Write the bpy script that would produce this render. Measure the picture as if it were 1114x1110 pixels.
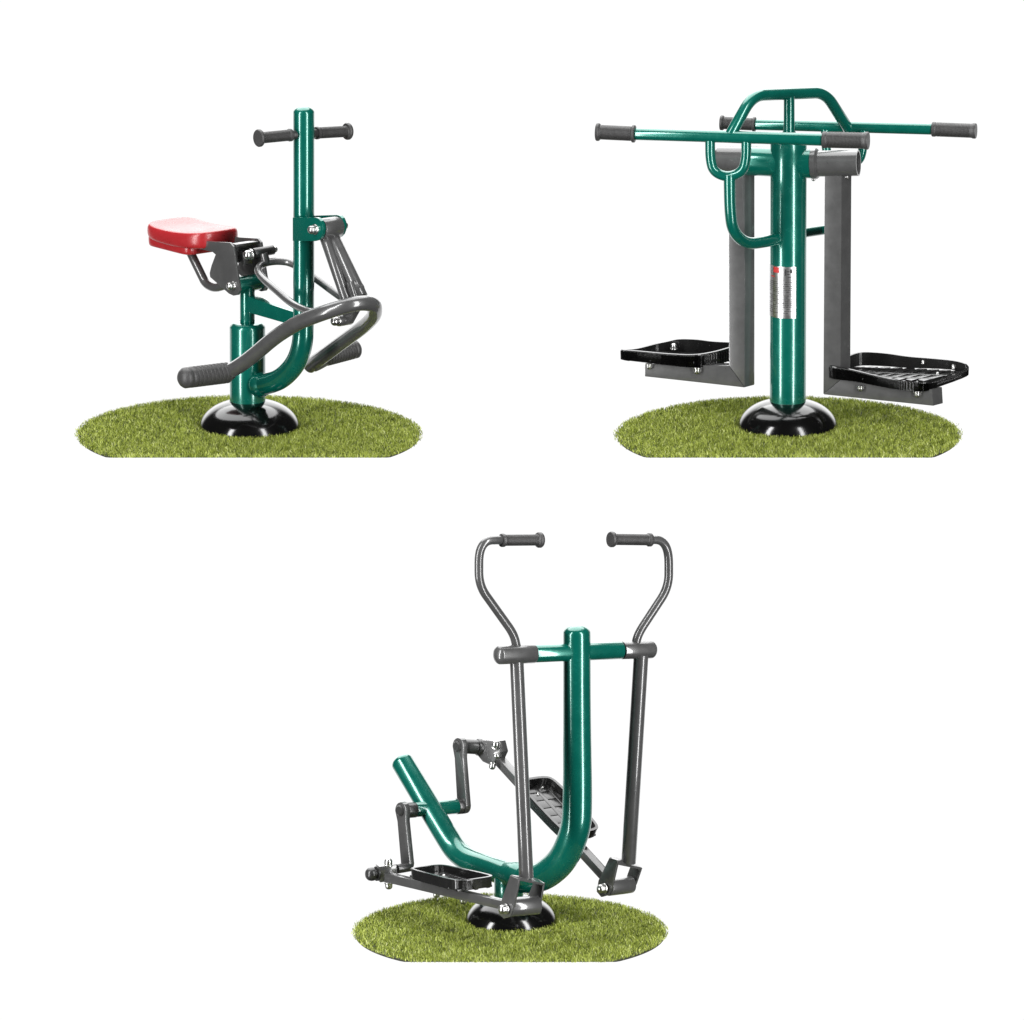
import bpy, bmesh, math, random
import numpy as np
from mathutils import Vector, Matrix

scene = bpy.context.scene
for o in list(bpy.data.objects):
    bpy.data.objects.remove(o)
COL = scene.collection
random.seed(4)

# ------------------------------------------------------------------ camera
DIST, PITCH, VIEW_W = 100.0, math.radians(12.9), 4.456      # long studio lens
cam_d = bpy.data.cameras.new('camera'); cam = bpy.data.objects.new('camera', cam_d)
COL.objects.link(cam); scene.camera = cam
cam_d.sensor_width = 36; cam_d.sensor_fit = 'HORIZONTAL'
cam_d.lens = 36 * DIST / VIEW_W
cam_d.clip_start = 1; cam_d.clip_end = 2000
FW = Vector((0, math.cos(PITCH), -math.sin(PITCH)))
UP = Vector((0, math.sin(PITCH), math.cos(PITCH)))
CAM = Vector((0, 0, 0)) - FW * DIST
cam.location = CAM
cam.rotation_euler = (math.pi / 2 - PITCH, 0, 0)

# ------------------------------------------------------------------ light
scene.view_settings.view_transform = 'Standard'
scene.view_settings.look = 'None'
scene.view_settings.exposure = 0
scene.view_settings.gamma = 1
scene.view_settings.use_curve_mapping = False

world = bpy.data.worlds.new('World'); scene.world = world; world.use_nodes = True
nt = world.node_tree; nt.nodes.clear()
tc = nt.nodes.new('ShaderNodeTexCoord'); sep = nt.nodes.new('ShaderNodeSeparateXYZ')
nt.links.new(tc.outputs['Generated'], sep.inputs[0])
# studio: bright white cyclorama behind and above the set, darker room on the camera's side
def ramp(sock, a, b, lo, hi):
    n = nt.nodes.new('ShaderNodeMapRange'); n.interpolation_type = 'SMOOTHSTEP'
    for k, v in (('From Min', a), ('From Max', b), ('To Min', lo), ('To Max', hi)): n.inputs[k].default_value = v
    nt.links.new(sock, n.inputs['Value']); return n.outputs[0]
def mth(op, a, b):
    n = nt.nodes.new('ShaderNodeMath'); n.operation = op; nt.links.new(a, n.inputs[0]); nt.links.new(b, n.inputs[1]); return n.outputs[0]
back = ramp(sep.outputs['Y'], .74, .90, 0.035, 1.05)              # white cyclorama, dim room behind the camera
upper = mth('MULTIPLY', ramp(sep.outputs['Y'], .78, .92, 0, 1.7), ramp(sep.outputs['Z'], -.06, .12, 0, 1))   # its brighter upper half
mx = mth('ADD', back, upper)
bg = nt.nodes.new('ShaderNodeBackground'); bg.inputs['Color'].default_value = (1, 1, 1, 1)
nt.links.new(mx, bg.inputs['Strength'])
ow = nt.nodes.new('ShaderNodeOutputWorld'); nt.links.new(bg.outputs[0], ow.inputs[0])

def area(name, loc, aim, sx, sy, power, col=(1, 1, 1)):
    l = bpy.data.lights.new(name, 'AREA'); l.shape = 'RECTANGLE'; l.size = sx; l.size_y = sy
    l.energy = power; l.color = col
    o = bpy.data.objects.new(name, l); COL.objects.link(o)
    o.location = loc
    o.rotation_euler = (Vector(aim) - Vector(loc)).to_track_quat('-Z', 'Y').to_euler()
    return o
area('strip_softbox', (-31, -27, 12), (0, -4, 8.0), 7.2, 60, 29500)
area('strip_softbox', (24, -32, 12), (0, -4, 8.0), 6.2, 60, 25000)
# broad fill added high behind the set to brighten grass and upper faces
tl = bpy.data.lights.new('top_fill_light', 'SUN'); tl.energy = 4.6; tl.angle = math.radians(66)
to = bpy.data.objects.new('top_fill_light', tl); COL.objects.link(to); to.location = (0, 8, 14)
to.rotation_euler = (math.radians(-28), math.radians(-6), 0)

# ------------------------------------------------------------------ helpers
def ray(px, py):
    k = VIEW_W / 1114.0 / DIST
    return FW + Vector((1, 0, 0)) * ((px - 557) * k) + UP * ((555 - py) * k)
def at_depth(px, py, y):
    r = ray(px, py); return CAM + r * ((y - CAM.y) / r.y)
def on_ground(px, py, z=0.0):
    r = ray(px, py); return CAM + r * ((z - CAM.z) / r.z)

MATS = {}
def new_mat(name):
    m = bpy.data.materials.new(name); m.use_nodes = True
    MATS[name] = m
    return m, m.node_tree, m.node_tree.nodes['Principled BSDF']
def paint(name, col, rough, metallic=0.0, coat=0.0, coat_rough=0.05, var=0.12, bump=0.03, bscale=260, spec=0.5, rvar=0.06):
    m, t, b = new_mat(name)
    b.inputs['Base Color'].default_value = (*col, 1)
    b.inputs['Metallic'].default_value = metallic
    b.inputs['Coat Weight'].default_value = coat
    b.inputs['Coat Roughness'].default_value = coat_rough
    b.inputs['Specular IOR Level'].default_value = spec
    tcn = t.nodes.new('ShaderNodeTexCoord')
    n = t.nodes.new('ShaderNodeTexNoise'); n.inputs['Scale'].default_value = 14; n.inputs['Detail'].default_value = 8
    n.inputs['Roughness'].default_value = 0.7
    t.links.new(tcn.outputs['Object'], n.inputs['Vector'])
    r = t.nodes.new('ShaderNodeMapRange')
    r.inputs['From Min'].default_value = .3; r.inputs['From Max'].default_value = .7
    r.inputs['To Min'].default_value = 1 - var; r.inputs['To Max'].default_value = 1 + var
    t.links.new(n.outputs[0], r.inputs['Value'])
    h = t.nodes.new('ShaderNodeHueSaturation'); h.inputs['Color'].default_value = (*col, 1)
    t.links.new(r.outputs[0], h.inputs['Value']); t.links.new(h.outputs[0], b.inputs['Base Color'])
    r2 = t.nodes.new('ShaderNodeMapRange')
    r2.inputs['From Min'].default_value = .3; r2.inputs['From Max'].default_value = .7
    r2.inputs['To Min'].default_value = max(.02, rough - rvar); r2.inputs['To Max'].default_value = rough + rvar
    t.links.new(n.outputs[0], r2.inputs['Value']); t.links.new(r2.outputs[0], b.inputs['Roughness'])
    n2 = t.nodes.new('ShaderNodeTexNoise'); n2.inputs['Scale'].default_value = bscale; n2.inputs['Detail'].default_value = 2
    t.links.new(tcn.outputs['Object'], n2.inputs['Vector'])
    bp = t.nodes.new('ShaderNodeBump'); bp.inputs['Strength'].default_value = bump; bp.inputs['Distance'].default_value = .002
    t.links.new(n2.outputs[0], bp.inputs['Height']); t.links.new(bp.outputs[0], b.inputs['Normal'])
    if coat: t.links.new(bp.outputs[0], b.inputs['Coat Normal'])
    return m
GREEN = paint('green_powder_coat', (0.0, 0.128, 0.094), .25, 0.35, .85, .08, var=.07, bump=.012)
GREY = paint('grey_powder_coat', (.080, .080, .080), .33, .22, .9, .08, var=.10, bump=.012, spec=.4)
DARK = paint('dark_steel', (.06, .06, .06), .35, .5, .2, .2)
BLACK = paint('gloss_black', (.003, .003, .003), .13, 0, .15, .12, bump=.02)
PLASTIC = paint('black_plastic', (.011, .011, .011), .22, 0, .3, .15, bump=.06)
RUBBER = paint('grip_rubber', (.042, .041, .041), .42, 0, 0, bump=.3, bscale=500)
RED = paint('red_seat', (.34, .016, .020), .30, 0, .3, .2, var=.08, bump=.2, bscale=380)
STEEL = paint('zinc_steel', (.50, .50, .49), .30, 1.0, 0, var=.06, bump=.0)
PLATE = paint('plate_metal', (.62, .62, .62), .30, 1.0, 0, var=.08, bump=.02)
MARK = paint('plate_print', (.02, .02, .02), .5)
MARKRED = paint('plate_red_print', (.50, .03, .03), .4)

def cap_rings(style, r):
    # (distance outward, radius) from full radius to the centre
    if style == 'dome':
        return [(math.sin(a) * r * .62, math.cos(a) * r) for a in [math.radians(x) for x in (12, 26, 40, 54, 68, 80)]]
    if style == 'round':
        return [(math.sin(a) * r, math.cos(a) * r) for a in [math.radians(x) for x in (12, 26, 40, 54, 68, 80)]]
    b = min(.12 * r, .0016)
    return [(b * .7, r - b * .3), (b, r - b)]

class B:
    """collects shapes (world space) and links them as one mesh"""
    def __init__(self): self.bm = bmesh.new()
    def ring(self, c, u, v, r, n):
        return [self.bm.verts.new(c + (u * math.cos(2 * math.pi * i / n) + v * math.sin(2 * math.pi * i / n)) * r) for i in range(n)]
    def skin(self, a, b):
        n = len(a)
        for i in range(n):
            self.bm.faces.new((a[i], a[(i + 1) % n], b[(i + 1) % n], b[i]))
    def sweep(self, pts, rad, cap='flat', cap2=None, n=24):
        cap2 = cap2 or cap
        pts = [Vector(p) for p in pts]; m = len(pts)
        tan = []
        for i in range(m):
            t = (pts[min(i + 1, m - 1)] - pts[max(i - 1, 0)]); tan.append(t.normalized())
        ref = Vector((0, 0, 1)) if abs(tan[0].z) < .9 else Vector((0, 1, 0))
        u = tan[0].cross(ref).normalized(); rings = []
        t0 = tan[0]
        rr = cap_rings(cap, rad[0])
        frames = []
        for i in range(m):
            if i:
                q = tan[i - 1].rotation_difference(tan[i]); u = (q @ u)
                u = (u - tan[i] * u.dot(tan[i])).normalized()
            frames.append((u.copy(), tan[i].cross(u).normalized()))
        for d, r in reversed(rr): rings.append(self.ring(pts[0] - t0 * d, *frames[0], r, n))
        for i in range(m): rings.append(self.ring(pts[i], *frames[i], rad[i], n))
        for d, r in cap_rings(cap2, rad[-1]): rings.append(self.ring(pts[-1] + tan[-1] * d, *frames[-1], r, n))
        for a, b in zip(rings, rings[1:]): self.skin(a, b)
        self.bm.faces.new(list(reversed(rings[0]))); self.bm.faces.new(rings[-1])
    def tube(self, pts, r, cap='flat', cap2=None, n=24, fil=.48, steps=10, md=None):
        """polyline with rounded corners; r = number or one per point"""
        pts = [Vector(p) for p in pts]; m = len(pts)
        rs = list(r) if isinstance(r, (list, tuple)) else [r] * m
        out, ro = [pts[0]], [rs[0]]
        for i in range(1, m - 1):
            a, b, c = pts[i - 1], pts[i], pts[i + 1]
            f1 = f2 = fil
            if md: f1 = min(.5, md[i - 1] / (a - b).length); f2 = min(.5, md[i - 1] / (c - b).length)
            A = b.lerp(a, f1); Cc = b.lerp(c, f2); ra = rs[i] + (rs[i - 1] - rs[i]) * f1; rc = rs[i] + (rs[i + 1] - rs[i]) * f2
            for k in range(steps + 1):
                t = k / steps
                out.append(A * (1 - t) ** 2 + b * 2 * t * (1 - t) + Cc * t * t)
                ro.append(ra * (1 - t) ** 2 + rs[i] * 2 * t * (1 - t) + rc * t * t)
        out.append(pts[-1]); ro.append(rs[-1])
        self.sweep(out, ro, cap, cap2, n); return self
    def cyl(self, p, q, r, cap='flat', cap2=None, n=28):
        self.sweep([p, Vector(p).lerp(q, .5), q], [r, r, r], cap, cap2, n); return self
    def lathe(self, p, q, prof, n=32, hollow=False):
        """prof: list of (t in 0..1 along p-q, radius)"""
        p, q = Vector(p), Vector(q); ax = (q - p).normalized()
        ref = Vector((0, 0, 1)) if abs(ax.z) < .9 else Vector((0, 1, 0))
        u = ax.cross(ref).normalized(); v = ax.cross(u)
        rings = [self.ring(p + (q - p) * t, u, v, r, n) for t, r in prof]
        for a, b in zip(rings, rings[1:]): self.skin(a, b)
        if hollow: self.skin(rings[-1], rings[0])
        else:
            self.bm.faces.new(list(reversed(rings[0]))); self.bm.faces.new(rings[-1])
        return self
    def prism(self, poly, vec, bevel=.0012):
        vec = Vector(vec); poly = [Vector(p) for p in poly]
        lo = [self.bm.verts.new(p - vec / 2) for p in poly]; hi = [self.bm.verts.new(p + vec / 2) for p in poly]
        fs = [self.bm.faces.new(lo), self.bm.faces.new(list(reversed(hi)))]; n = len(poly)
        for i in range(n): fs.append(self.bm.faces.new((lo[(i + 1) % n], lo[i], hi[i], hi[(i + 1) % n])))
        if bevel:
            ed = list({e for f in fs for e in f.edges})
            bmesh.ops.recalc_face_normals(self.bm, faces=fs)
            bmesh.ops.bevel(self.bm, geom=ed, offset=bevel, segments=2, affect='EDGES', profile=.6)
        return self
    def bar(self, p, q, w, h, side=None, bevel=.0015, w2=None, h2=None):
        """rectangular bar from p to q, w across side, h across the third axis"""
        p, q = Vector(p), Vector(q); ax = (q - p).normalized()
        side = Vector(side) if side is not None else Vector((0, 0, 1)).cross(ax)
        side = (side - ax * side.dot(ax)).normalized(); up = ax.cross(side)
        w2 = w2 or w; h2 = h2 or h; v = []
        for c, ww, hh in ((p, w, h), (q, w2, h2)):
            for a, b in ((-1, -1), (1, -1), (1, 1), (-1, 1)): v.append(self.bm.verts.new(c + side * a * ww / 2 + up * b * hh / 2))
        fs = [self.bm.faces.new([v[i] for i in f]) for f in ((3, 2, 1, 0), (4, 5, 6, 7), (0, 1, 5, 4), (1, 2, 6, 5), (2, 3, 7, 6), (3, 0, 4, 7))]
        if bevel:
            bmesh.ops.recalc_face_normals(self.bm, faces=fs)
            bmesh.ops.bevel(self.bm, geom=list({e for f in fs for e in f.edges}), offset=bevel, segments=2, affect='EDGES', profile=.6)
        return self
    def build(self, name, mat, parent, label=None, kind=None, smooth=38):
        bmesh.ops.recalc_face_normals(self.bm, faces=self.bm.faces[:])
        org = ROOTLOC.get(parent, Vector((0, 0, 0))) if parent else Vector((0, 0, 0))
        bmesh.ops.translate(self.bm, verts=self.bm.verts[:], vec=-org)
        me = bpy.data.meshes.new(name); self.bm.to_mesh(me); self.bm.free()
        me.materials.append(mat)
        me.polygons.foreach_set('use_smooth', [True] * len(me.polygons))
        me.set_sharp_from_angle(angle=math.radians(smooth))
        o = bpy.data.objects.new(name, me); COL.objects.link(o)
        if parent: o.parent = parent
        ROOTLOC[o] = org
        if label: o['label'] = label
        if kind: o['kind'] = kind
        return o
ROOTLOC = {}
def root(name, loc, label, cat):
    o = bpy.data.objects.new(name, None); COL.objects.link(o); o.location = loc; o.empty_display_size = .1
    o['label'] = label; o['category'] = cat; ROOTLOC[o] = Vector(loc); return o

def bolt(p, ax, r, parent, name='bolt', mat=None):
    """domed lock nut with flange, standing at p along ax"""
    ax = Vector(ax).normalized(); b = B()
    b.lathe(p - ax * r * .3, p + ax * r * 1.3, [(0, r * .98), (.14, r * 1.0), (.2, r * .95), (.22, r * .82), (.58, r * .82), (.7, r * .78), (.82, r * .68), (.9, r * .54), (.96, r * .36), (1, r * .12)], n=6 if False else 20)
    return b.build(name, mat or STEEL, parent)

def grip(p, q, r, parent, ends=(1.4, 1.18), name='hand_grip'):
    """rubber bar grip from p (outer end, flanged) to q (inner end)"""
    prof = [(-.02, r * ends[0] * .55), (-.02, r * ends[0] * .93), (0, r * ends[0]), (.05, r * ends[0]), (.075, r * ends[0] * .92), (.09, r * 1.02)]
    k = 26
    for i in range(k):
        t = .10 + .80 * i / k
        prof += [(t, r * 1.0), (t + .80 / k * .55, r * 1.0), (t + .80 / k * .6, r * .955), (t + .80 / k * .95, r * .955)]
    prof += [(.91, r * 1.0), (.93, r * ends[1]), (.985, r * ends[1]), (1, r * ends[1] * .92)]
    b = B(); b.lathe(p, q, prof, n=30)
    return b.build(name, RUBBER, parent)

def dome(c, r, h, parent):
    b = B(); prof = []
    n = 22
    for i in range(n + 1):
        a = math.pi / 2 * i / n
        prof.append((math.sin(a), r * max(.02, math.cos(a) ** .84)))
    b.lathe(c + Vector((0, 0, .0)), c + Vector((0, 0, h)), [(-.1, r * 1.0)] + prof, n=72)
    return b.build('base_dome', BLACK, parent, smooth=60)

# ------------------------------------------------------------------ ground
# ------------------------------------------------------------------ added white plane, glowing so the background reads blank
g = B()
for v in [(-45, 32, -40), (45, 32, -40), (45, 32, -1), (-45, 32, -1)]: g.bm.verts.new(v)
g.bm.verts.ensure_lookup_table(); g.bm.faces.new(g.bm.verts[:])
mg, t, b_ = new_mat('glowing_backdrop'); b_.inputs['Base Color'].default_value = (.0, .0, .0, 1); b_.inputs['Specular IOR Level'].default_value = 0
b_.inputs['Emission Color'].default_value = (1, 1, 1, 1); b_.inputs['Emission Strength'].default_value = 1.04
g.build('backdrop', mg, None, kind='structure')

# ------------------------------------------------------------------ grass mats
def blade_mat():
    m, t, b = new_mat('grass_blade')
    at = t.nodes.new('ShaderNodeAttribute'); at.attribute_name = 'tint'
    cr = t.nodes.new('ShaderNodeValToRGB'); e = cr.color_ramp.elements
    e[0].position = 0; e[0].color = (.06, .085, .010, 1)
    e[1].position = 1; e[1].color = (.82, .86, .38, 1)
    x = e.new(.35); x.color = (.25, .31, .028, 1)
    x = e.new(.8); x.color = (.56, .63, .14, 1)
    t.links.new(at.outputs['Fac'], cr.inputs['Fac']); t.links.new(cr.outputs[0], b.inputs['Base Color'])
    b.inputs['Roughness'].default_value = .5; b.inputs['Specular IOR Level'].default_value = .35
    return m
BLADE = blade_mat()
MATBACK = paint('mat_backing', (.03, .033, .018), .8)
def grass_mat(px, py, half_px, front_py, label, seed):
    c = on_ground(px, py); u = (c - CAM).length * VIEW_W / 1114 / DIST
    R = half_px * u
    front = on_ground(px, front_py, .0115).y - c.y       # straight cut along the front
    r = root('grass_mat', c, label, 'grass mat'); r['group'] = 'round grass mats under the machines'
    nseg = 160; b = B(); ring = []
    Rb = R * .985
    for i in range(nseg):
        a = 2 * math.pi * i / nseg
        x, y = Rb * math.cos(a), Rb * math.sin(a)
        ring.append(c + Vector((x, max(y, front + .05), .007)))
    # drop duplicates along the cut
    ring2 = []
    for p in ring:
        if not ring2 or (p - ring2[-1]).length > 1e-4: ring2.append(p)
    b.prism(ring2, (0, 0, .010), bevel=0)
    b.build('mat_backing', MATBACK, r)
    # blades
    rng = np.random.default_rng(seed); N = int(75000 * (R / .75) ** 2)
    ang = rng.uniform(0, 2 * np.pi, N); rad = R * np.sqrt(rng.uniform(0, 1, N)) * (1 + rng.normal(0, .007, N))
    x = rad * np.cos(ang); y = rad * np.sin(ang)
    keep = y > front; x, y = x[keep], y[keep]; N = len(x)
    ph = np.sin(x * 31 + y * 17) + np.sin(x * -13 + y * 41 + 2) + .7 * np.sin(x * 57 - y * 23)
    edge = np.clip((R - np.hypot(x, y)) / .02, .7, 1)
    h = rng.uniform(.008, .021, N) * (1 + .13 * ph / 2) * edge
    la = rng.uniform(0, 2 * np.pi, N) * .6 + 1.4 * ph       # leaning together in tufts
    ln = rng.uniform(.15, 1.0, N) * h
    lx, ly = ln * np.cos(la), ln * np.sin(la)
    ly = np.where(y < front + .035, np.abs(ly) * .4, ly)
    w = rng.uniform(.0008, .0017, N)
    fa = rng.uniform(0, np.pi, N); wx, wy = w * np.cos(fa), w * np.sin(fa)
    z0 = np.full(N, .0115)
    V = np.zeros((N, 5, 3))
    V[:, 0] = np.stack([x - wx, y - wy, z0], 1); V[:, 1] = np.stack([x + wx, y + wy, z0], 1)
    V[:, 2] = np.stack([x + wx * .8 + lx * .35, y + wy * .8 + ly * .35, z0 + h * .6], 1)
    V[:, 3] = np.stack([x - wx * .8 + lx * .35, y - wy * .8 + ly * .35, z0 + h * .6], 1)
    V[:, 4] = np.stack([x + lx, y + ly, z0 + h], 1)
    me = bpy.data.meshes.new('grass_blades')
    me.vertices.add(N * 5); me.vertices.foreach_set('co', V.reshape(-1))
    base = np.arange(N)[:, None] * 5
    loops = np.concatenate([base + np.array([[0, 1, 2, 3]]), base + np.array([[3, 2, 4]])], 1).reshape(-1)
    me.loops.add(len(loops)); me.loops.foreach_set('vertex_index', loops.astype(np.int32))
    me.polygons.add(N * 2)
    ls = (np.arange(N)[:, None] * 7 + np.array([[0, 4]])).reshape(-1)
    me.polygons.foreach_set('loop_start', ls.astype(np.int32))
    me.update(calc_edges=True); me.validate()
    tint = np.clip(.42 + rng.normal(0, .22, N) + .07 * ph / 2 + (rng.random(N) < .10) * .35 - (rng.random(N) < .12) * .3, 0, 1)
    tint = np.clip(tint + rng.normal(0, .08, N), 0, 1); at = me.attributes.new('tint', 'FLOAT', 'POINT'); at.data.foreach_set('value', np.repeat(tint, 5).astype(np.float32))
    me.materials.append(BLADE)
    o = bpy.data.objects.new('grass_blades', me); COL.objects.link(o); o.parent = r; o['kind'] = 'stuff'
    return r
grass_mat(271, 475.5, 188, 498.5, 'round artificial grass mat under the machine with the red seat', 1)
grass_mat(857.5, 476.5, 188, 498.5, 'round artificial grass mat under the green post with silver plate and hanging footrests', 2)
grass_mat(555, 1017.5, 171, 1047.5, 'round artificial grass mat under the machine with tall swinging handlebars and pedals', 3)

# ------------------------------------------------------------------ a frame of axes per machine
class Frame:
    """px offsets around a base point; 'lo' slides across the machine, the rest runs along it"""
    def __init__(self, px, py, along, across):
        self.px, self.base = px, on_ground(px, py)
        self.u = (self.base - CAM).length * VIEW_W / 1114 / DIST
        self.al, self.ac = along, across
    def __call__(self, x, y, lo=0.0):
        d = ((x - lo - self.px) * self.al + lo * self.ac) * self.u
        return at_depth(x, y, self.base.y + d)
    @property
    def lat(self):      # world vector of one px step across the machine
        return Vector((self.u, self.ac * self.u, 0))
    @property
    def fwd(self):
        return Vector((self.u, self.al * self.u, 0))

# ================================================================== 1 rider with red seat
F = Frame(271.5, 468.5, -1.2, .7); u = F.u; L = F.lat; Ln = L.normalized(); Fn = F.fwd.normalized()
M1 = root('rider_exerciser', F.base, 'green and grey outdoor rider machine with red saddle seat and two short hand grips', 'exercise machine')
dome(F.base, 55.5 * u, 34 * u, M1)
b = B(); Z = Vector((0, 0, 1))
zt = F(269.5, 351).z
bc = F(269.5, 468.5); bc.z = 0
b.lathe(bc + Z * .09, bc + Z * zt, [(0, 19.5 * u), (.94, 19.5 * u), (.955, 19.3 * u), (.995, 16.5 * u), (1, 15.5 * u)], n=48)
b.build('base_column', GREEN, M1)
B().lathe(bc + Z * .105, bc + Z * .135, [(0, 20.5 * u), (.8, 20.5 * u), (1, 19 * u)], n=48).build('base_shadow_ring', BLACK, M1)  # black ring standing in for the shadow at the column foot
zn = F(269, 309).z
B().cyl(bc + Z * (zt - .01), bc + Z * zn, 8.2 * u).build('neck', GREEN, M1)
# post with curved foot
b = B()
b.tube([F(330.5, 122.5), F(330.5, 352), F(329, 376), F(322, 396), F(307, 412), F(291, 418), F(277, 419)], 11.5 * u, cap='dome', cap2='flat', n=40)
post = b.build('post', GREEN, M1)
B().lathe(F(288, 418.6), F(281, 419), [(0, 11.6 * u), (.3, 13 * u), (.7, 14 * u), (1, 13 * u)], n=32).build('weld', GREEN, M1)
# green brace from neck to post
b = B(); b.bar(F(266, 328), F(327, 347), 13 * u, 18 * u, side=Ln, bevel=.003, w2=13 * u, h2=15 * u)
b.build('brace', GREEN, M1)
# handlebar
gr0, gr1 = F(281, 150.5, -49.5), F(317, 147, -14); B().cyl(F(313, 147.3, -17), F(346, 145, 15), 5 * u).build('crossbar', DARK, M1)
grip(gr0, gr1, 6.2 * u, M1, ends=(1.55, 1.12)); grip(F(379, 143, 48.5), F(343.5, 145, 13), 6.2 * u, M1, ends=(1.5, 1.12))
# post clevis
def ear(cx, cy, r, x0, lo, top, bot):
    pts = [F(x0, top, lo)]
    for k in range(0, 9):
        a = math.radians(90 - 180 * k / 8); pts.append(F(cx + r * .62 * math.cos(a), cy - r * math.sin(a), lo))
    pts.append(F(x0, bot, lo)); return pts
b = B(); b.prism(ear(345, 249.5, 12.8, 320, -12.5, 236.5, 262), Ln * 4 * u); b.build('clevis_plate', GREEN, M1)
b = B(); b.prism(ear(368, 246.2, 12.5, 343, 12.0, 234.5, 258), Ln * 4 * u); b.build('clevis_plate', GREEN, M1)
B().cyl(F(349, 249.3, -9.5), F(367.5, 246.6, 10), 11.3 * u, n=36).build('pivot_sleeve', GREY, M1)
bolt(F(342, 249.8, -15), -Ln, 6 * u, M1); bolt(F(372, 246, 15), Ln, 5.5 * u, M1)
# twin link down to the foot bar
B().tube([F(353, 256, -4), F(377, 326, -6)], 6.3 * u).build('link_tube', GREY, M1)
B().tube([F(361, 256, 3), F(393, 323, 2)], 7.4 * u).build('link_tube', GREY, M1)
b = B(); b.tube([F(382, 307, -5), F(391, 334, -5)], 3.2 * u, n=16); b.prism([F(382, 308, 0), F(387, 306, 0), F(391, 312, 0), F(397, 336, 0), F(388, 338, 0)], Ln * 13 * u, bevel=.003)
b.build('link_bracket', GREY, M1)
# foot bar
b = B()
b.tube([F(248, 404.5, -47), F(256, 401, -47), F(272, 390, -46), F(300, 366, -44), F(326, 350, -42), F(352, 340.5, -36), F(377, 332.5, -24), F(393, 329.5, -11),
        F(407.5, 331, 4), F(408, 343, 18), F(397, 354.5, 33), F(370, 374, 43), F(337, 398.5, 47)],
       [8.3 * u] * 9 + [7.9 * u] * 4, fil=.4, n=32)
b.build('foot_bar', GREY, M1)
def foot_pad(p, q, r):
    prof = [(-.09, r * .35), (-.07, r * .62), (-.03, r * .86), (0, r * .96), (.02, r * 1.02), (.10, r * 1.02), (.12, r * .97), (.14, r * 1.02)]
    for i in range(9):
        t = .15 + .8 * i / 9; prof += [(t, r * 1.03), (t + .05, r * 1.03), (t + .06, r * .98), (t + .08, r * .98)]
    prof += [(.97, r * 1.03), (1, r * .95), (1.02, r * .6)]
    B().lathe(p, q, prof, n=36).build('foot_pad', RUBBER, M1)
foot_pad(F(200, 411.5, -96), F(248, 405.5, -47), 11.2 * u)
B().tube([F(341, 398, 46), F(346, 396, 50), F(358, 389, 61)], 7 * u).build('foot_peg', GREY, M1)
foot_pad(F(388, 379.5, 91), F(354, 388.5, 58), 10 * u)
B().lathe(F(351, 389, 54), F(357, 387.5, 60), [(0, 7.5 * u), (.3, 9 * u), (1, 9 * u)]).build('pad_collar', DARK, M1)
B().lathe(F(246, 405.8, -50), F(254, 403.5, -44), [(0, 9.5 * u), (.7, 9 * u), (1, 7.6 * u)]).build('pad_collar', DARK, M1)
# thin bent rod
b = B(); b.tube([F(342, 340, -34), F(333, 338, -32), F(317, 330.5, -26), F(299, 314.5, -22), F(283.5, 301.5, -16), F(279.5, 292, -8), F(288, 286, 2), F(302, 284, 12), F(318, 286, 20), F(343, 303, 22), F(371, 324, 24), F(388, 334, 22)], 4.1 * u, n=20)
b.build('bent_rod', GREY, M1)
b = B(); b.tube([F(287, 276, 2), F(290, 286, 3)], 4.5 * u, n=16); b.build('rod_stub', GREY, M1)
B().cyl(F(276, 275.5, -6), F(297, 272, 14), 5.2 * u).build('rod_sleeve', DARK, M1)
bolt(F(272, 277, -10), -Ln, 6.0 * u, M1); bolt(F(297, 271.8, 15), Ln, 4.2 * u, M1)
# lower pivot under foot bar
B().cyl(F(368, 349, -8), F(381, 347, 5), 6.3 * u).build('pivot_sleeve', GREY, M1)
bolt(F(367, 349.3, -9), -Ln, 6 * u, M1)
b = B(); b.prism([F(372, 338, 0), F(392, 334, 0), F(382, 352, 0), F(372, 355, 0)], Ln * 6 * u); b.build('pivot_lug', GREY, M1)
# seat bracket: two side plates, back plate, top plate
pl = [(213.5, 270), (232, 274), (235.5, 277), (231, 289), (229, 297), (229.5, 301.5), (250, 319.5), (255, 321.8), (259.5, 321), (262, 316), (254.8, 268.5), (251, 264), (218, 262)]
def plate(lo):
    dx = lo + 15; dy = -dx * .7 * .2215
    return [F(x + dx, y + dy, lo) for x, y in pl]
B().prism(plate(-15), Ln * 2.6 * u, bevel=.0015).build('side_plate', GREY, M1)
B().prism(plate(15), Ln * 2.6 * u, bevel=.0015).build('side_plate', GREY, M1)
b = B(); b.bar(F(250, 277, -13), F(275, 273, 12), 4 * u, 20 * u, side=Fn); b.bar(F(254.5, 267, -13), F(278.5, 263.5, 12), 8 * u, 3 * u, side=Fn)
b.build('cross_plate', GREY, M1)
b = B(); b.bar(F(262, 281, -6), F(271, 279.5, 3), 12 * u, 13 * u, side=Fn); b.build('link_block', GREY, M1)
B().cyl(F(256, 310.5, -13), F(282.5, 306.5, 13), 9 * u, n=36).build('pivot_tube', GREEN, M1)
B().cyl(F(282, 306.6, 12), F(288.5, 306, 18), 8 * u, n=30).build('end_cap', DARK, M1)
bolt(F(252.5, 311, -17), -Ln, 5.2 * u, M1)
b = B(); b.tube([F(202, 264, -2), F(219, 299, -2), F(224, 309, -2), F(233, 313.5, -2), F(243, 311, -2), F(254, 306, 0)], 5 * u, n=24); b.build('under_seat_rod', GREY, M1)
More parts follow.
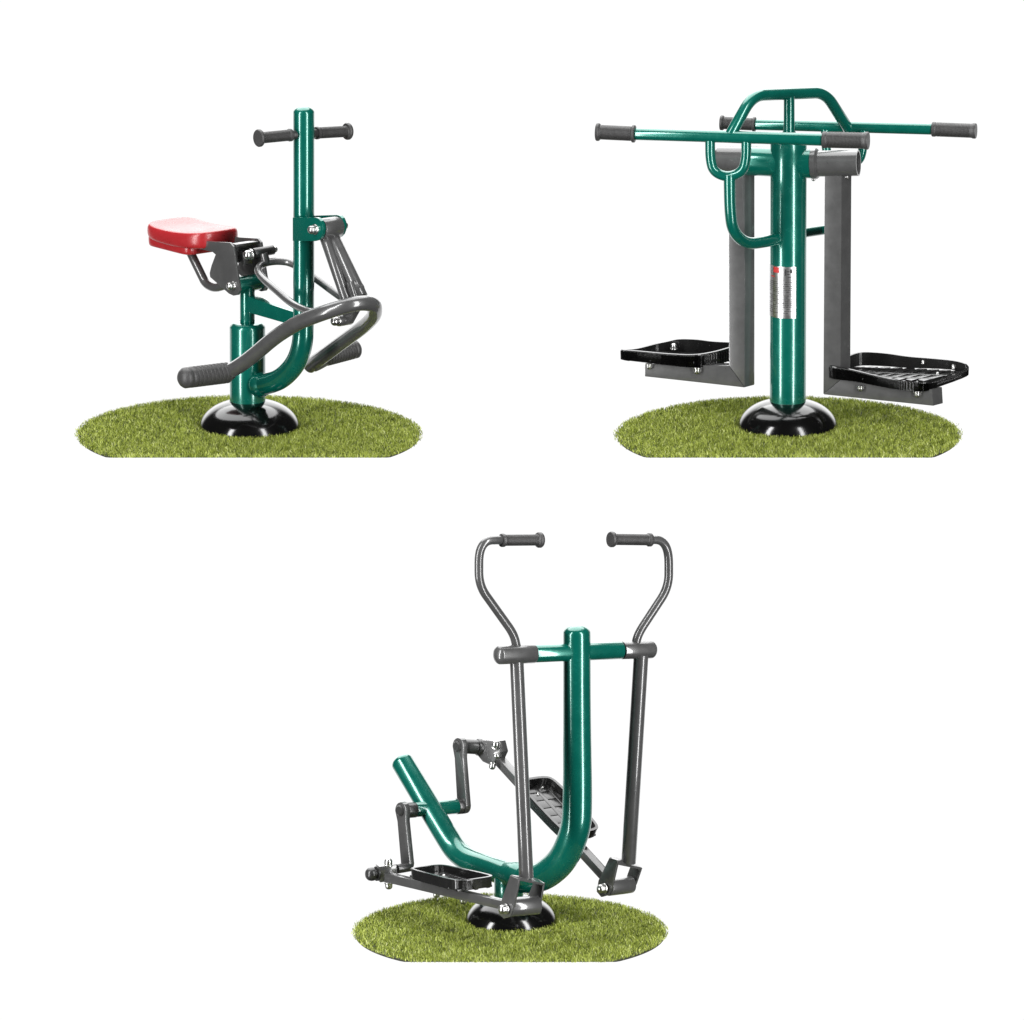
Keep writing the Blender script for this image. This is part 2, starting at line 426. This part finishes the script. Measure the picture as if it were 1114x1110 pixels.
# red seat (along s, across t)
def seat():
    C0 = F(208.8, 253, 0); b = B(); bm = b.bm
    hs, ht = 29.0 * Vector((1, F.al)).length * u, 27.5 * Vector((1, F.ac)).length * u
    dirF = Vector((1, F.al, 0)).normalized(); dirL = Vector((1, F.ac, 0)).normalized()
    def build_pad(s0, s1, ht_, zt_, zb, ns=44, ntt=36, e0=4.5, ef=3.6, dip=True, rnd=.9):
        # closed superellipse body
        rings = []
        cs, hh = (s0 + s1) / 2, (s1 - s0) / 2; c_ = s0 + (s1 - s0) * .42
        def outline(k, sc):
            out = []
            for i in range(80):
                a = 2 * math.pi * i / 80; ca, sa = math.cos(a), math.sin(a)
                e = ef if ca > 0 else e0; x = math.copysign(abs(ca) ** (2 / e), ca); y = math.copysign(abs(sa) ** (2 / e), sa)
                out.append((c_ + (s1 - c_ if x > 0 else c_ - s0) * x * sc[0], ht_ * y * sc[1]))
            return out
        def zoff(s):
            if not dip: return 0
            q = (s - s0) / (s1 - s0)
            return u * (-3.4 * math.sin(math.pi * min(1, max(0, q)) ** .8) + 2.6 * q * q + .3)
        mid, hz = (zt_ + zb) / 2, (zt_ - zb) / 2
        for k in range(15):
            a = math.radians(-90 + 180 * k / 14)
            sc = math.cos(a) ** .35 if abs(math.cos(a)) > 1e-6 else 0
            ins = (1 - sc) * hz * rnd
            f = ((hh - ins * 1.0) / hh, (ht_ - ins * 1.0) / ht_)
            zz = mid + hz * math.copysign(abs(math.sin(a)) ** 1.0, math.sin(a))
            rings.append([bm.verts.new(C0 + dirF * s + dirL * tt + Z * (zz + zoff(s) - (u * 3.0 * max(0, (s - s0) / (s1 - s0)) ** 2 if (dip and math.sin(a) < .3) else 0) * min(1, .3 - math.sin(a)))) for s, tt in outline(k, f)])
        for a, c in zip(rings, rings[1:]): b.skin(a, c)
        # top and bottom fill with inner rings
        for ring, sgn in ((rings[-1], 1), (rings[0], -1)):
            prev = ring
            cen = sum((v.co for v in ring), Vector()) / len(ring)
            for f in (.8, .55, .3):
                nx = []
                for v in ring:
                    p = cen.lerp(v.co, f); s = (p - C0).dot(dirF)
                    tq = (p - C0).dot(dirL) / ht_
                    zr = (zt_ if sgn > 0 else zb - (u * 3.0 * max(0, (s - s0) / (s1 - s0)) ** 2 if dip else 0)) + zoff(s) - (u * 1.6 * (1 - tq * tq) if sgn > 0 and dip else 0) * .6
                    p.z = C0.z + zr; nx.append(bm.verts.new(p))
                b.skin(prev, nx); prev = nx
            bm.faces.new(prev if sgn > 0 else list(reversed(prev)))
    build_pad(-hs, hs * 1.16, ht, 8.5 * u, -7.5 * u)
    build_pad(-hs * .93, hs * .70, ht * .90, -2 * u, -17.5 * u, dip=False, rnd=.45, e0=7, ef=8)
    return b.build('seat', RED, M1, smooth=60)
seat()

# ================================================================== 2 swing stepper with long bars
F = Frame(857, 468, -.20, 1.17); u = F.u; An = F.fwd.normalized(); Bn = F.lat.normalized()
M2 = root('swing_exerciser', F.base, 'green outdoor machine with four grips, one thick post and two hanging footrests', 'exercise machine')
dome(F.base, 55 * u, 34 * u, M2)
bc = F.base.copy()
zt = F(857, 147).z
b = B(); b.lathe(bc + Z * .09, bc + Z * zt, [(0, 19.8 * u), (.98, 19.8 * u), (.992, 17 * u), (.999, 9 * u), (1, 2 * u)], n=56); b.build('post', GREEN, M2)
B().lathe(bc + Z * .105, bc + Z * .135, [(0, 20.8 * u), (.8, 20.8 * u), (1, 19 * u)], n=48).build('base_shadow_ring', BLACK, M2)  # shadow round the post foot, put in as a black ring
# cross tube and swinging sleeves
B().cyl(F(812, 175), F(884, 178.5), 16 * u, n=48).build('cross_tube', GREEN, M2)
def hollow(p, q, r, ri, nm='sleeve'):
    return B().lathe(p, q, [(0, ri), (0, r), (1, r), (1, ri)], n=48, hollow=True).build(nm, GREY, M2)
s_r = hollow(F(884, 178.3), F(934, 177.5), 14.3 * u, 12.6 * u)
B().lathe(F(882.5, 178.4), F(891, 178.2), [(0, 15 * u), (.1, 16.8 * u), (.7, 16.8 * u), (1, 14.6 * u)], n=48).build('sleeve_collar', GREY, M2)
B().cyl(F(930, 177.6), F(931, 177.6), 12.8 * u, n=40).build('sleeve_shade_disc', DARK, M2)  # dark disc for the shade inside the open sleeve end
B().lathe(F(780, 174), F(820, 175), [(-.03, 8 * u), (-.02, 13 * u), (.03, 15 * u), (1, 15.5 * u)], n=48).build('sleeve', GREY, M2)
def slab(poly, bo, th, name):
    pts = [F(x + bo, y - bo * 1.17 * .2215, bo) for x, y in poly]
    return B().prism(pts, Bn * th, bevel=.0022).build(name, GREY, M2)
th = 11 * F.lat.length
def offs(poly, d=5.5): return [(x + d, y - d * 1.17 * .2215) for x, y in poly]
slab(offs([(897, 188), (915.5, 188), (914.2, 413), (895.5, 429)]), 0, th, 'hanging_leg')
slab(offs([(895.5, 429.3), (914.4, 413.4), (1014, 424), (1015, 441.8)]), 0, th, 'foot_arm')
slab(offs([(792.5, 186), (810, 186), (810, 421.5), (793, 397.5)]), 0, th, 'hanging_leg')
slab(offs([(701.5, 397), (792.6, 398), (809.6, 421.8), (701.5, 409.8)]), 0, th, 'foot_arm')
bolt(F(921, 191), -Z, 3 * u, M2); bolt(F(885, 194, -2), -Z, 2.6 * u, M2)
# long bars
def longbar(x0, y0, x1, y1, gx0, gx1, bo, r, gy0, gy1, rg):
    B().cyl(F(x0, y0, bo), F(x1, y1, bo), r * u, n=32).build('handlebar', GREEN, M2)
    grip(F(gx0, gy0, bo), F(x0 + 2, y0, bo), rg[0] * u, M2, ends=(1.22, 1.2), name='hand_grip')
    grip(F(gx1, gy1, bo), F(x1 - 2, y1, bo), rg[1] * u, M2, ends=(1.10, 1.04), name='hand_grip')
longbar(689, 145.8, 897, 152.2, 649.5, 944, -60, 6.7, 143.8, 153.3, (8, 8.8))
longbar(820, 135.6, 1016, 140.8, 784.5, 1061, 64, 6.1, 133.8, 142.6, (6.8, 7.8))
# brackets under the bars
b = B(); b.tube([F(772.5, 152, -60), F(772.5, 172, -60), F(776, 187, -60), F(791.5, 193.5, -60), F(808, 187, -60), F(811.8, 172, -60), F(811.8, 153, -60)], 5.5 * u, n=24)
b.build('u_bracket', GREEN, M2)
b = B(); b.tube([F(793.5, 190, -60), F(794, 228, -60), F(797, 252, -57), F(812, 266, -42), F(834, 263, -23), F(855, 257, -2)], 6.4 * u, n=28)
b.build('curved_strut', GREEN, M2)
b = B(); b.tube([F(898, 141, 62), F(898, 160, 62), F(903, 176, 62), F(919, 181, 62), F(935, 176, 62), F(939, 162, 62), F(939, 142, 62)], 5 * u, n=24)
b.build('u_bracket', GREEN, M2)
b = B(); b.tube([F(919, 180, 62), F(919, 220, 62), F(917, 240, 60), F(906, 249, 48), F(884, 252, 26), F(860, 256, 3)], 5.3 * u, n=24)
b.build('curved_strut', GREEN, M2)
b = B(); b.tube([F(794.5, 147, -60), F(818.5, 104, -38), F(897.5, 100.6, 38), F(922.5, 140, 63)], 6.4 * u, n=28, md=[18 * u, 18 * u])
b.build('top_arch', GREEN, M2)
B().lathe(F(858.5, 104), F(858.5, 146), [(0, 6 * u), (.9, 6 * u), (.97, 8 * u), (1, 9.5 * u)], n=28).build('arch_stub', GREEN, M2)
# data plate wrapped round the post
def wrap(a0, a1, y0, y1, off, mat, name, parent, n=20, vis=None):
    b = B(); z0, z1 = F(857, y0).z, F(857, y1).z; R = 19.8 * u + off; g = []
    for i in range(n + 1):
        a = math.radians(a0 + (a1 - a0) * i / n); d = Vector((math.sin(a), -math.cos(a), 0))
        g.append([bc + d * R + Z * z0, bc + d * R + Z * z1, bc + d * (R - .0006) + Z * z1, bc + d * (R - .0006) + Z * z0])
    vs = [[b.bm.verts.new(p) for p in q] for q in g]
    for p, q in zip(vs, vs[1:]): b.skin(p, q)
    b.bm.faces.new(vs[0]); b.bm.faces.new(list(reversed(vs[-1])))
    return b.build(name, mat, parent)
dp = wrap(-88, 24, 286.5, 342.5, .0014, PLATE, 'data_plate', M2)
b_e = wrap(-52, -30, 287.5, 293.5, .0022, MARKRED, 'plate_emblem', dp, 8)
wrap(-66, -46, 297.5, 298.5, .0022, MARKRED, 'plate_emblem', dp, 8)
bt = B()
def strip(a0, a1, y, hh):
    z0, z1 = F(857, y).z, F(857, y + hh).z; R = 19.8 * u + .0021; vs = []
    for i in range(7):
        a = math.radians(a0 + (a1 - a0) * i / 6); d = Vector((math.sin(a), -math.cos(a), 0))
        vs.append([bt.bm.verts.new(p) for p in (bc + d * R + Z * z0, bc + d * R + Z * z1, bc + d * (R - .0008) + Z * z1, bc + d * (R - .0008) + Z * z0)])
    for p, q in zip(vs, vs[1:]): bt.skin(p, q)
rp = random.Random(8)
for k in range(17):                                   # rows of fine print
    y = 303 + k * 2.1; a = -80
    while a < 12:
        w_ = rp.uniform(4, 13)
        if rp.random() < .8: strip(a, min(a + w_, 15), y, .55)
        a += w_ + rp.uniform(1.5, 3)
for a0, a1, y, hh in ((-12, -7, 289, 7), (-5, 3, 291, 1), (-4, 4, 294, 1), (-1, 8, 297, 1), (5, 12, 289, 4)): strip(a0, a1, y, hh)
bt.build('plate_print', MARK, dp, kind='stuff')
for y in (290, 313, 338): bolt(F(864.2, y), -Vector((-.42, 1, 0)), 1.0 * u, dp, 'rivet')

def resample(pts, step):
    out = []
    for a, b2 in zip(pts, pts[1:] + pts[:1]):
        a, b2 = Vector(a), Vector(b2); n = max(1, int((b2 - a).length / step))
        for i in range(n): out.append(a.lerp(b2, i / n))
    return out
def smooth_loop(pts, it=1):
    for _ in range(it):
        out = []
        n = len(pts)
        for i in range(n):
            a, b2 = Vector(pts[i]), Vector(pts[(i + 1) % n]); out += [a.lerp(b2, .22), a.lerp(b2, .78)]
        pts = out
    return pts
def tray(F, outline, floor_z, parent, ribs, slat_dir='across', nsl=8, wt=2.6, slope=None, mat=None, screws=(), nrm=None, flr=2.0):
    """outline: (x, y_bottom, lo, wall height px). Walls with a thin lip, slatted floor."""
    u = F.u; mat = mat or PLASTIC
    loop = [(F(x, y, lo), h) for x, y, lo, h in outline]
    P4 = [Vector((p.x, p.y, p.z, h)) for p, h in loop]
    P4 = smooth_loop(P4, 2); P4 = resample(P4, .43 * u if ribs else .8 * u)
    n = len(P4); cen = sum((p.to_3d() for p in P4), Vector()) / n
    up = nrm if nrm is not None else Vector((0, 0, 1))
    b = B(); rows = []
    for i, p in enumerate(P4):
        q = p.to_3d(); tg = (P4[(i + 1) % n].to_3d() - P4[i - 1].to_3d()); out = tg.cross(up).normalized()
        if out.dot(q - cen) < 0: out = -out
        r_ = (1.5 * u * (0, 0, 0, .6, .9, 1, .9, .6)[i % 8]) if ribs else 0
        hgt = p.w * u
        rows.append([b.bm.verts.new(v) for v in (q - out * wt * u, q + out * r_ - out * .3 * u, q + out * r_ + up * hgt * .86, q + out * .7 * u + up * hgt * .9, q + out * .5 * u + up * hgt, q - out * wt * u + up * hgt)])
    for i in range(n):
        a, c = rows[i], rows[(i + 1) % n]
        for k in range(6): b.bm.faces.new((a[k], a[(k + 1) % 6], c[(k + 1) % 6], c[k]))
    t_ = b.build('footrest_tray', mat, parent, smooth=70 if ribs else 30)
    # slatted floor
    b = B(); A_, B_ = F.fwd.normalized(), F.lat.normalized()
    if slope is not None: A_ = slope
    # coordinates of the outline in the (A,B) frame
    def co(v): 
        d = v - cen; M = Matrix(((A_.x, B_.x, up.x), (A_.y, B_.y, up.y), (A_.z, B_.z, up.z))).inverted(); return M @ d
    pts = [co(p.to_3d()) for p in P4]
    a0, a1 = min(p.x for p in pts), max(p.x for p in pts)
    def span(c, ax):
        o_ = 1 - ax; hits = []
        for i in range(n):
            p, q = pts[i], pts[(i + 1) % n]
            if (p[ax] - c) * (q[ax] - c) <= 0 and p[ax] != q[ax]:
                t = (c - p[ax]) / (q[ax] - p[ax]); hits.append(p[o_] + (q[o_] - p[o_]) * t)
        return (min(hits), max(hits)) if len(hits) >= 2 else None
    W = lambda a, c: cen + A_ * a + B_ * c + up * flr * u
    for k in range(nsl):
        a = a0 + (a1 - a0) * (k + .7) / (nsl + .4); s = span(a, 0)
        if s: b.bar(W(a, s[0] + 1 * u), W(a, s[1] - 1 * u), (a1 - a0) / nsl * (.60 if ribs else .86), 2.4 * u, side=A_, bevel=.001)
    b0, b1 = min(p.y for p in pts), max(p.y for p in pts)
    for f in (.18, .5, .82):
        c = b0 + (b1 - b0) * f; s = span(c, 1)
        if s: b.bar(W(s[0] + 1 * u, c), W(s[1] - 1 * u, c), 4.4 * u, 3.0 * u, side=B_, bevel=.001)
    b.build('footrest_grid', mat, t_)
    for x, y, lo, r in screws:
        bolt(F(x, y, lo), up, r * u, t_, 'screw')
    return t_
# right footrest
tray(F, [(902, 412, -8, 14), (925, 414, -9, 12.5), (952, 419.5, -8, 11), (975, 424, -9, 10.5), (1004, 426.5, -9, 10.5), (1012, 424, -4, 8), (1052, 410, 33, 7),
         (1053, 405, 37, 9), (1040, 402, 36, 10), (1015, 400.5, 37, 11), (988, 400, 37, 12.5), (963, 398, 37, 14.5), (938, 397, 36, 15), (926, 399, 30, 14), (915, 402, 22, 11), (904, 406, 6, 13)],
     None, M2, True, nsl=9, screws=[(970, 391, 36.5, 1.6), (1004, 395, 34, 2.2), (1037, 400, 33, 2.6), (1020, 408, 18, 2.4)])
bolt(F(936, 421, -7), -Z, 4 * u, M2); bolt(F(998, 427, -7), -Z, 4.5 * u, M2)
# left footrest
tray(F, [(672, 391, -9, 11), (697, 394, -9, 12), (722, 397, -9, 12.5), (750, 400, -9, 14), (764, 400, -6, 15), (780, 397, 6, 15), (800, 391, 22, 15), (808, 387, 28, 14),
         (800, 385, 30, 13), (775, 385, 30, 14), (758, 384, 30, 15.5), (738, 384, 30, 16), (726, 384, 29, 13), (711, 385, 27, 11), (690, 388.5, 8, 9)],
     None, M2, True, nsl=8, screws=[(742, 373, 29.5, 2), (772, 375, 29.5, 2), (733, 379, 22, 4.2)])
bolt(F(706, 397, -7), -Z, 4 * u, M2); bolt(F(758.5, 401, -7), -Z, 5 * u, M2)

# ================================================================== 3 cross trainer
F = Frame(556, 1006.5, -1.2, .6); u = F.u; Ln = F.lat.normalized(); Fn = F.fwd.normalized()
M3 = root('cross_trainer', F.base, 'green J-shaped outdoor cross trainer with cranks, pedals and tall swinging handlebars', 'exercise machine')
dome(F.base, 50.5 * u, 33 * u, M3)
nb = F(553.5, 1006.5); nb.z = 0
B().cyl(nb + Z * .07, nb + Z * F(553.5, 955).z, 16 * u, n=40).build('neck', GREEN, M3)
b = B()
b.tube([F(627.6, 689), F(627.8, 790), F(628.5, 868), F(627, 902), F(613, 936), F(590, 955), F(566, 957), F(535, 944), F(510, 936.5), F(496, 926), F(484, 907), F(438, 830)],
       [x * u for x in (14.8, 15.2, 16, 16.4, 16.4, 16.2, 15.5, 13.8, 13.2, 13.2, 13.0, 12.4)], cap='dome', cap2='dome', n=44, fil=.45)
b.build('frame_tube', GREEN, M3)
B().lathe(F(573, 957, 0), F(553, 951, 0), [(0, 15 * u), (.35, 17.2 * u), (.6, 17.2 * u), (1, 15 * u)], n=40).build('weld', GREEN, M3)
B().cyl(F(580, 711.3, -47.5), F(675, 707.6, 47), 9.7 * u, n=36).build('cross_tube', GREEN, M3)
X = 627.5
for side, xs in ((-1, ((544, 712.6), (580.5, 711.3))), (1, ((708, 706.8), (677, 707.7)))):
    (xa, ya), (xb, yb) = xs
    B().cyl(F(xa, ya, xa - X), F(xb, yb, xb - X), 10.4 * u if side < 0 else 9.7 * u, cap='dome', cap2='flat', n=36).build('arm_sleeve', GREY, M3)
# left arm and right arm
b = B(); b.tube([F(x, y, x - X) for x, y in ((562.5, 706), (559, 690), (521, 637), (521, 587.8), (552, 587.6))], 4.9 * u, n=24, md=[12 * u, 15 * u, 34 * u])
b.build('swing_handle', GREY, M3)
b = B(); b.tube([F(x, y, x - X) for x, y in ((691, 704), (694, 690), (727.5, 639), (727.5, 587.6), (699, 587))], 4.9 * u, n=24, md=[12 * u, 15 * u, 32 * u])
b.build('swing_handle', GREY, M3)
grip(F(588, 587.6, 588 - X), F(545, 588, 545 - X), 6.1 * u, M3, ends=(1.4, 1.2))
grip(F(664.5, 587, 664.5 - X), F(708.5, 587.5, 708.5 - X), 6.1 * u, M3, ends=(1.4, 1.2))
B().tube([F(562, 716, -65), F(572.6, 955, -66)], [7.6 * u, 7.8 * u], n=32).build('swing_arm', GREY, M3)
B().tube([F(697.5, 712, 69), F(683.8, 938.5, 69)], [8.1 * u, 8.1 * u], n=32).build('swing_arm', GREY, M3)
# yokes at the arm feet
def yoke(near, far, top, sl, r, blt):
    B().prism([F(x, y, lo) for x, y, lo in near], Ln * 2.4 * u, bevel=.001).build('yoke_plate', GREY, M3)
    B().prism([F(x, y, lo) for x, y, lo in far], Ln * 2.4 * u, bevel=.001).build('yoke_plate', GREY, M3)
    B().prism([F(x, y, lo) for x, y, lo in top], Z * 2.6 * u, bevel=.001).build('yoke_top', GREY, M3)
    B().cyl(F(*sl[0]), F(*sl[1]), r * u, n=32).build('yoke_sleeve', GREY, M3)
    bolt(F(*blt), -Ln, 6 * u, M3)
yoke([(556, 952.5, -82), (565.5, 956.5, -82), (559, 990, -82), (556, 997, -82), (549, 999.5, -82), (543.5, 994, -82), (545, 984, -82)],
     [(583, 956, -50), (592, 961, -50), (588, 984, -50), (584, 991, -50), (578, 992, -50), (573, 986, -50), (574, 978, -50)],
     [(556, 953, -82), (565.5, 957, -82), (592, 962.5, -50), (583, 956.5, -50)], [(555, 987, -80), (585, 984.5, -52)], 10.2, (549.5, 989, -85))
yoke([(664, 933, 53), (673, 936, 53), (666, 967, 53), (662, 974, 53), (655, 976, 53), (650, 970, 53), (652, 958, 53)],
     [(688, 939, 85), (698, 944.5, 85), (692, 962, 85), (687, 971, 85), (682, 971, 85), (679, 964, 85)],
     [(664, 933.5, 53), (673, 940, 53), (698, 945, 85), (688, 934, 85)], [(662, 965.5, 55), (686, 962.5, 82)], 9.4, (656.5, 966.5, 50))
# axle through the tail, cranks
B().cyl(F(451, 881, -18), F(498, 877.5, 29), 8.2 * u, n=32).build('axle_tube', GREEN, M3)
B().cyl(F(441, 882, -28), F(451.5, 881.3, -18), 8.4 * u, n=32).build('axle_collar', DARK, M3)
B().cyl(F(497, 877.5, 28), F(505, 877, 36), 8.6 * u, n=32).build('axle_collar', DARK, M3)
def crank(a, c, ra, rc, lo, th, mid):
    pts = []
    (ax, ay), (cx, cy) = a, c
    for k in range(9):
        t = math.radians(180 - 180 * k / 8); pts.append(F(ax + ra[0] * math.cos(t), ay - ra[1] * math.sin(t), lo))
    pts.append(F(ax + mid + (cx - ax) * .2, ay + (cy - ay) * .2, lo))
    for k in range(9):
        t = math.radians(0 - 180 * k / 8); pts.append(F(cx + rc[0] * math.cos(t), cy - rc[1] * math.sin(t), lo))
    pts.append(F(ax - mid + (cx - ax) * .2, ay + (cy - ay) * .2, lo))
    return B().prism(pts, Ln * th * u, bevel=.0022)
c1 = crank((438, 881.5), (443.5, 940), (5.8, 9), (4.8, 6.5), -31, 6, 4.4).build('crank', GREY, M3)
c2 = crank((500.5, 811.5), (505, 877), (5.8, 9), (5, 8.5), 34, 6, 4.4).build('crank', GREY, M3)
B().lathe(F(433.5, 882, -36), F(437, 881.7, -32), [(0, 4.6 * u), (.3, 6 * u), (1, 6 * u)], n=24).build('crank_cap', DARK, c1)
B().lathe(F(496, 812.3, 29), F(499.5, 811.8, 33), [(0, 4.6 * u), (.3, 6 * u), (1, 6 * u)], n=24).build('crank_cap', DARK, c2)
# rear joints of the pedal arms
B().cyl(F(447, 943, -30), F(432, 945.5, -45), 5.2 * u).build('crank_pin', DARK, M3)
b = B(); b.bar(F(430, 947.5, -50), F(411, 950, -66), 14 * u, 18 * u, side=Fn, bevel=.003); b.build('joint_block', GREY, M3)
B().lathe(F(398.5, 951.6, -78), F(411, 950.5, -66), [(0, 3 * u), (.06, 5 * u), (.2, 6.8 * u), (.42, 7.6 * u), (.6, 7.4 * u), (.62, 5 * u), (.8, 5 * u), (.84, 8 * u), (1, 8 * u)], n=28).build('joint_knob', DARK, M3)
bolt(F(422.5, 940.5, -58), Z, 5.4 * u, M3); bolt(F(423, 961.5, -58), -Z, 5.0 * u, M3)
B().bar(F(418, 953.5, -60), F(549, 984.5, -68), 8.5 * u, 10 * u, side=Ln, bevel=.002).build('pedal_arm', GREY, M3)
B().cyl(F(505, 812, 39), F(520, 813, 50), 8 * u, n=28).build('crank_pin', DARK, M3)
B().lathe(F(519, 813, 50), F(526, 813.5, 56), [(0, 9 * u), (.4, 9.6 * u), (1, 8 * u)], n=28).build('joint_ring', DARK, M3)
b = B(); b.prism([F(524, 806, 54), F(534, 804.5, 58), F(545, 806, 60), (F(548, 818, 60)), F(541, 833, 60), F(530, 828, 56), F(522, 818, 54)], Ln * 12 * u, bevel=.003); b.build('joint_block', GREY, M3)
bolt(F(540, 811, 48), Vector((-.25, -.8, .6)), 5.4 * u, M3); bolt(F(536, 832, 50), Vector((-.2, -.5, -.8)), 4.4 * u, M3)
bolt(F(541, 822, 48), Vector((-.25, -.9, .1)), 4.2 * u, M3)
B().bar(F(533, 816, 60), F(662, 957, 60), 9 * u, 10.5 * u, side=Ln, bevel=.002).build('pedal_arm', GREY, M3)
# pedals
def pedal(c, wall, nrm, slope, nsl, screws):
    t_ = tray(F, [(x, y, lo, wall) for x, y, lo in c], None, M3, False, nsl=nsl, nrm=nrm, slope=slope, wt=2.6, screws=screws, flr=1.5)
    t_.name = 'pedal'; return t_
def edge_pts(cs, k=.12):
    out = []
    for i in range(len(cs)):
        a, p, c = Vector(cs[i - 1]), Vector(cs[i]), Vector(cs[(i + 1) % len(cs)])
        out += [tuple(p.lerp(a, k)), tuple(p.lerp(c, k))]
    return out
pedal(edge_pts([(442, 955.5, -83), (498, 970, -83), (541, 964, -41), (481, 951, -41)]), 11.5, None, None, 6, [(483, 955, -55, 3)])
fA, fB = F(557, 856, 40), F(607, 910, 40); slope = (fB - fA).normalized()
nrm = slope.cross(Ln).normalized(); nrm = nrm if nrm.z > 0 else -nrm
pedal(edge_pts([(557, 858, 40), (612, 917, 40), (653, 911, 80), (597, 852, 80)]), 12, nrm, slope, 7, [(590, 858, 66, 2), (585, 865, 50, 2)])
bolt(F(475, 971, -62), -Z, 4.6 * u, M3); bolt(F(504, 978, -62), -Z, 4.8 * u, M3)
